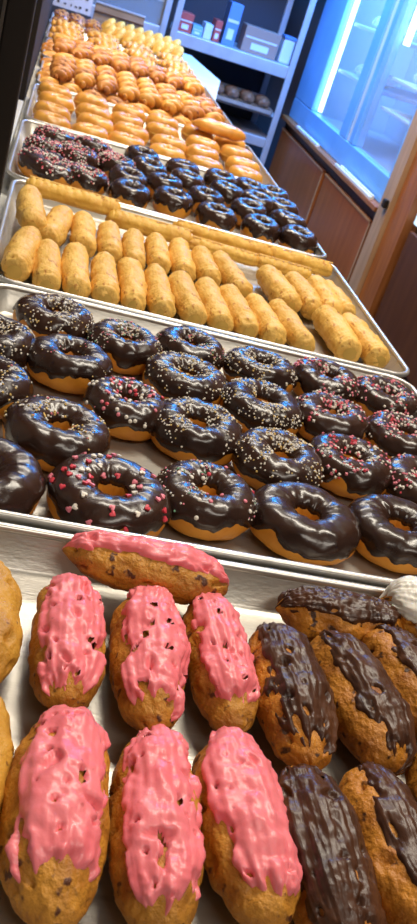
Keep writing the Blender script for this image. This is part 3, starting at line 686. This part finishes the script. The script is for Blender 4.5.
# white side box beside the far pans
wb = thing('white_bin', (0.55, 2.95, 0), 0, 'white painted box standing beside the far pans', 'box')
bm = bmesh.new()
lo_ = [(0.478, 2.25), (0.484, 2.25), (0.585, 2.86), (0.54, 3.42), (0.478, 3.42)]
vs = [[bm.verts.new((x-0.55, y-2.95, z)) for x, y in lo_] for z in (0.55, 0.905)]
for i in range(5): bm.faces.new((vs[0][i], vs[0][(i+1) % 5], vs[1][(i+1) % 5], vs[1][i]))
bm.faces.new(vs[1]); bm.faces.new(vs[0][::-1])
from_bm('body', bm, white_p, wb)
bm = bmesh.new(); vs = [[bm.verts.new(((x-0.55)*1.0+0.001, y-2.95, z)) for x, y in lo_] for z in (0.9052, 0.911)]
for i in range(5): bm.faces.new((vs[0][i], vs[0][(i+1) % 5], vs[1][(i+1) % 5], vs[1][i]))
bm.faces.new(vs[1]); bm.faces.new(vs[0][::-1])
from_bm('lid', bm, white_p, wb)

# back glass cooler + steel shelving
Y = 3.75
ck = thing('glass_door_cooler', (0.1, Y, 0), 0, 'silver framed glass door cooler behind the far pans', 'cooler')
loc_box('body', dark_in, (-0.30, 0.468, Y+0.05, Y+0.5, 0.0, 1.75), ck)
loc_box('lower_panel', dark_in, (-0.30, 0.468, Y+0.01, Y+0.05, 0.0, 0.885), ck)
df = loc_box('door_frame', steel, (-0.30, 0.425, Y-0.02, Y+0.01, 0.888, 0.955), ck, 0.004)
loc_box('door_frame', steel, (0.425, 0.452, Y-0.02, Y+0.01, 0.888, 1.70), ck, 0.004)
loc_box('door_glass', glass, (-0.30, 0.425, Y-0.004, Y+0.002, 0.955, 1.70), ck)
loc_box('gasket', case_blk, (0.453, 0.467, Y-0.018, Y+0.01, 0.888, 1.70), ck)
loc_box('wire_shelf', steel, (-0.28, 0.42, Y+0.02, Y+0.045, 1.045, 1.055), ck)
sh = thing('steel_shelving', (0.75, Y, 0), 0, 'grey steel shelving with thick front beams at the back of the shop', 'shelving')
for zz, hh in ((0.905, 0.052), (0.735, 0.012), (0.60, 0.042), (0.30, 0.04), (1.50, 0.05)):
    loc_box('shelf', steel, (0.475, 1.035, Y, Y+0.42, zz, zz+hh), sh, 0.003)
for xx in (0.473, 1.012):
    loc_box('post', steel, (xx, xx+0.028, Y-0.012, Y+0.0, 0.0, 1.75), sh, 0.003)
    loc_box('post', steel, (xx, xx+0.028, Y+0.42, Y+0.44, 0.0, 1.75), sh, 0.003)
loc_box('back_panel', dark_in, (0.475, 1.035, Y+0.44, Y+0.455, 0.0, 1.75), sh)
items = [('red_carton', box_red, 0.505, 0.06, 0.075, 'small red carton at the left of the steel shelf'),
         ('snack_carton', box_teal, 0.570, 0.045, 0.040, 'low teal carton beside the red one on the steel shelf'),
         ('white_carton', box_wht, 0.620, 0.035, 0.060, 'small whitish carton on the steel shelf'),
         ('red_carton', box_red, 0.662, 0.030, 0.085, 'narrow red carton further along the steel shelf'),
         ('blue_carton', box_blu, 0.705, 0.055, 0.170, 'tall blue carton in the middle of the steel shelf'),
         ('brown_carton', box_tan, 0.795, 0.160, 0.105, 'wide brown carton at the right of the steel shelf')]
for nm, m, x0, wd, ht, lb in items:
    t = thing(nm, (x0+wd/2, Y+0.12, 0.9575), 0, lb, 'carton')
    box('carton_body', m, (-wd/2, wd/2, -0.06, 0.06, 0, ht), t, 0.002)
    box('flap_seam', sign_m, (-wd/2*0.9, wd/2*0.9, -0.0612, -0.0602, ht*0.55, ht*0.62), t)
    box('front_label', box_wht, (-wd/2*0.5, wd/2*0.5, -0.0612, -0.0602, ht*0.15, ht*0.40), t)
t = thing('storage_tub', (0.998, Y+0.1, 0.9575), 0, 'pale storage tub at the right end of the steel shelf', 'tub')
box('tub_body', box_wht, (-0.026, 0.026, -0.04, 0.04, 0, 0.10), t, 0.006); box('tub_lid', box_blu, (-0.028, 0.028, -0.043, 0.043, 0.10, 0.112), t, 0.002)
# tray of brown loaves
t = thing('loaf_tray', (0.85, Y+0.10, 0.7475), 0, 'shallow metal tray of brown loaves on the lower steel shelf', 'tray')
bm = bmesh.new(); bx(bm, -0.145, 0.145, -0.12, 0.12, 0, 0.004); bx(bm, -0.148, 0.148, -0.124, -0.119, 0, 0.016); bx(bm, -0.148, 0.148, 0.119, 0.124, 0, 0.045)
bx(bm, -0.149, -0.144, -0.124, 0.124, 0, 0.02); bx(bm, 0.144, 0.149, -0.124, 0.124, 0, 0.02); from_bm('tray_body', bm, alu_rim, t)
lf = None
for i in range(4):
    x = 0.742+i*0.072; lb = 'dark brown loaf, %s from left on the shelf tray' % PS[i]
    if lf is None:
        lf = thing('brown_loaf', (x, Y+0.07, 0.7525), PI/2, lb, 'loaf', 'brown loaves on the shelf tray')
        grid_mesh('loaf_crust', lambda u, v: (body_pt(u, v, 0.14, 0.064, 0.055, 95, p_end=4, lump=0.007), True), 40, 30, loaf_m, lf)
    else: copy_tree(lf, (x, Y+0.07, 0.7525), PI/2+rnd.uniform(-0.1, 0.1), lb)

# ------------------------------------------------------------------ right side: wooden base units, fridge
cb = thing('wooden_cabinet', (1.25, 3.0, 0), 0, 'reddish brown wooden base cabinet along the right aisle', 'cabinet')
loc_box('carcass', wood_dk, (1.105, 1.60, 2.30, 3.86, 0.0, 0.735), cb)
for y0, y1 in ((2.33, 2.965), (3.0, 3.835)):
    d = loc_box('door', wood_red, (1.092, 1.104, y0, y1, 0.05, 0.700), cb, 0.003)
    bm = bmesh.new()
    for a in ((y0-3.0, y0+0.008-3.0, 0.05, 0.70), (y0-3.0, y1-3.0, 0.692, 0.70)):
        bx(bm, 1.0895-1.25, 1.0918-1.25, a[0], a[1], a[2], a[3])
    from_bm('edge_bead', bm, wood_lt, d)
loc_box('counter_ledge', wood_or, (1.075, 1.60, 2.30, 3.86, 0.736, 0.752), cb, 0.002)
fr = thing('glass_door_fridge', (1.35, 2.95, 0.752), 0, 'tall lit display fridge with two glass doors above the wooden cabinet', 'fridge')
X = 1.12
def fb(n, m, d, b=0.0): return loc_box(n, m, d, fr, b)
fb('bottom_frame', frame_glare, (X-0.012, X+0.03, 2.32, 3.86, 0.7525, 0.838), 0.003)
for y0, y1 in ((2.32, 2.375), (2.835, 2.885), (2.935, 3.03), (3.52, 3.86)): fb('door_frame', frame_glare, (X-0.012, X+0.03, y0, y1, 0.839, 1.75), 0.004)
fb('door_seal', white_p, (X-0.006, X+0.02, 2.888, 2.932, 0.839, 1.75))
fb('door_glass', glass, (X+0.004, X+0.008, 2.376, 2.834, 0.839, 1.75)); fb('door_glass', glass, (X+0.004, X+0.008, 3.031, 3.519, 0.839, 1.75))
fb('top_frame', frame_glare, (X-0.012, X+0.5, 2.32, 3.86, 1.751, 1.85), 0.003)
fb('liner', inner_w, (X+0.45, X+0.46, 2.32, 3.86, 0.7525, 1.75)); fb('liner', inner_w, (X+0.031, X+0.449, 3.845, 3.86, 0.7525, 1.75)); fb('liner', inner_w, (X+0.031, X+0.449, 2.32, 2.335, 0.7525, 1.75))
fb('liner', inner_w, (X+0.031, X+0.449, 2.34, 3.84, 0.7525, 0.80))
for zz in (1.015, 1.195): fb('shelf', inner_w, (X+0.04, X+0.44, 3.035, 3.50, zz, zz+0.014), 0.002)
for zz in (0.985, 1.085): fb('shelf', inner_w, (X+0.04, X+0.44, 2.39, 2.83, zz, zz+0.010), 0.002)
fb('led_tube', led, (X+0.016, X+0.029, 3.490, 3.512, 0.845, 1.74)); fb('led_tube', led, (X+0.034, X+0.05, 2.80, 2.826, 1.20, 1.74))
def bundle(name, x, y, z, m, lb, s=1.0):
    t = thing(name, (x, y, z), 0.2, lb, 'packaged food')
    grid_mesh('food', lambda u, v: (body_pt(u, v, 0.10*s, 0.075*s, 0.035*s, 31+y, lump=0.006), True), 28, 20, m, t)
    grid_mesh('wrap_dome', lambda u, v: (body_pt(u, v, 0.125*s, 0.10*s, 0.055*s, 37+y, lump=0.006, p_end=4), True), 28, 20, wrap, t)
bundle('wrapped_pastry', X+0.12, 3.15, 1.2095, white_ic, 'clear wrapped white pastry pack on the upper fridge shelf, farther door')
bundle('wrapped_pastry', X+0.12, 3.32, 1.2095, white_ic, 'clear wrapped pack on upper fridge shelf nearest the bright tube')
bundle('wrapped_pastry', X+0.12, 3.16, 1.0295, white_ic, 'clear wrapped white pastry pack on the lower fridge shelf')
bundle('wrapped_pastry', X+0.12, 3.33, 1.0295, white_ic, 'clear wrapped pack on lower fridge shelf nearest the bright tube')
bundle('wrapped_cake', X+0.12, 2.50, 1.0955, pinkfood, 'pink cake in clear wrap behind the nearer fridge door', 1.15)
bundle('wrapped_cake', X+0.12, 2.68, 1.0955, box_wht, 'pale wrapped cake beside the pink one in the fridge', 0.9)
# interior light of the fridge
area('fridge_light', (X+0.22, 3.28, 1.72), (X+0.22, 3.25, 0.8), 0.3, 5.5, (0.30, 0.68, 1.0), 0.4)
area('fridge_light', (X+0.22, 2.6, 1.72), (X+0.22, 2.6, 0.8), 0.3, 2.0, (0.42, 0.50, 1.0), 0.4)
# white strips lying on the ledge
t = thing('price_rail', (1.088, 2.6, 0.7525), 0, 'white double rail lying on the ledge below the nearer fridge door', 'rail', 'white rails on the cabinet ledge')
box('rail_strip', white_ic, (-0.012, -0.003, -0.22, 0.25, 0, 0.010), t, 0.001); box('rail_strip', white_ic, (0.001, 0.010, -0.20, 0.22, 0, 0.013), t, 0.001)
t = thing('price_rail', (1.088, 3.34, 0.7525), 0.02, 'short white rail lying on the ledge below the farther fridge door', 'rail', 'white rails on the cabinet ledge')
box('rail_strip', white_ic, (-0.012, 0.002, -0.17, 0.18, 0, 0.010), t, 0.001); box('end_cap', sign_m, (-0.013, 0.003, 0.18, 0.19, 0, 0.012), t)
# end posts and near cabinet
struct(box('trim_1', wood_dk, (1.088, 1.60, 2.262, 2.299, 0.0, 2.2)))
struct(box('trim_2', wood_lt, (1.070, 1.60, 2.178, 2.261, 0.0, 2.2)))
struct(box('trim_3', wood_or, (1.086, 1.60, 2.055, 2.177, 0.0, 2.2)))
nc = thing('dark_cabinet', (1.35, 1.4, 0), 0, 'dark brown cabinet front at the right edge of the photo', 'cabinet')
loc_box('carcass', wood_dk, (1.115, 1.60, 0.6, 2.05, 0.0, 2.1), nc)
for y0, y1, z0, z1 in ((1.50, 2.03, 0.06, 0.44), (1.50, 2.03, 0.455, 0.765), (0.9, 1.48, 0.06, 0.765)):
    loc_box('door_panel', wood_dk, (1.098, 1.114, y0, y1, z0, z1), nc, 0.004)
loc_box('screen', screen, (1.100, 1.114, 1.70, 2.03, 0.785, 0.835), nc, 0.002)
loc_box('latch', case_blk, (1.055, 1.069, 2.10+0.085, 2.125+0.085, 0.775, 0.80), nc, 0.002)

# potted plant behind the case at the left
pp = thing('potted_plant', (-0.50, 2.4, 0.0), 0, 'green leafy potted plant seen past the black post at the left', 'plant')
V = []; F = []
for i, (rr, zz) in enumerate(((0.0, 0), (0.13, 0), (0.18, 0.35), (0.165, 0.35), (0.15, 0.30), (0.0, 0.30))):
    for j in range(20): a = 2*PI*j/20; V.append((rr*math.cos(a), rr*math.sin(a), zz))
for i in range(5):
    for j in range(20): F.append((i*20+j, i*20+(j+1) % 20, (i+1)*20+(j+1) % 20, (i+1)*20+j))
link_mesh('pot', V, F, clay, pp)
V = []; F = []; rn = random.Random(8)
for k in range(420):
    h = rn.uniform(0.35, 1.35); a = rn.uniform(0, 2*PI); rad = rn.uniform(0.02, 0.36)*(1-abs(h-0.85)/0.75); c = Vector((rad*math.cos(a), rad*math.sin(a), h))
    q = Euler((rn.uniform(-1, 1), rn.uniform(-1, 1), a)).to_matrix(); l = rn.uniform(0.06, 0.11); b = len(V)
    for x, y, z in ((0, 0, 0), (l*0.5, l*0.22, 0.006), (l, 0, -0.01), (l*0.5, -l*0.22, 0.006)): V.append(c+q @ Vector((x, y, z)))
    F.append((b, b+1, b+2)); F.append((b, b+2, b+3))
o = link_mesh('foliage', V, F, leaf_m, pp, False); o['kind'] = 'stuff'
V = []; F = []
for i, (rr, zz) in enumerate(((0.02, 0.29), (0.014, 1.2))):
    for j in range(10): a = 2*PI*j/10; V.append((rr*math.cos(a), rr*math.sin(a), zz))
for j in range(10): F.append((j, (j+1) % 10, 10+(j+1) % 10, 10+j))
link_mesh('stem', V, F, clay, pp)
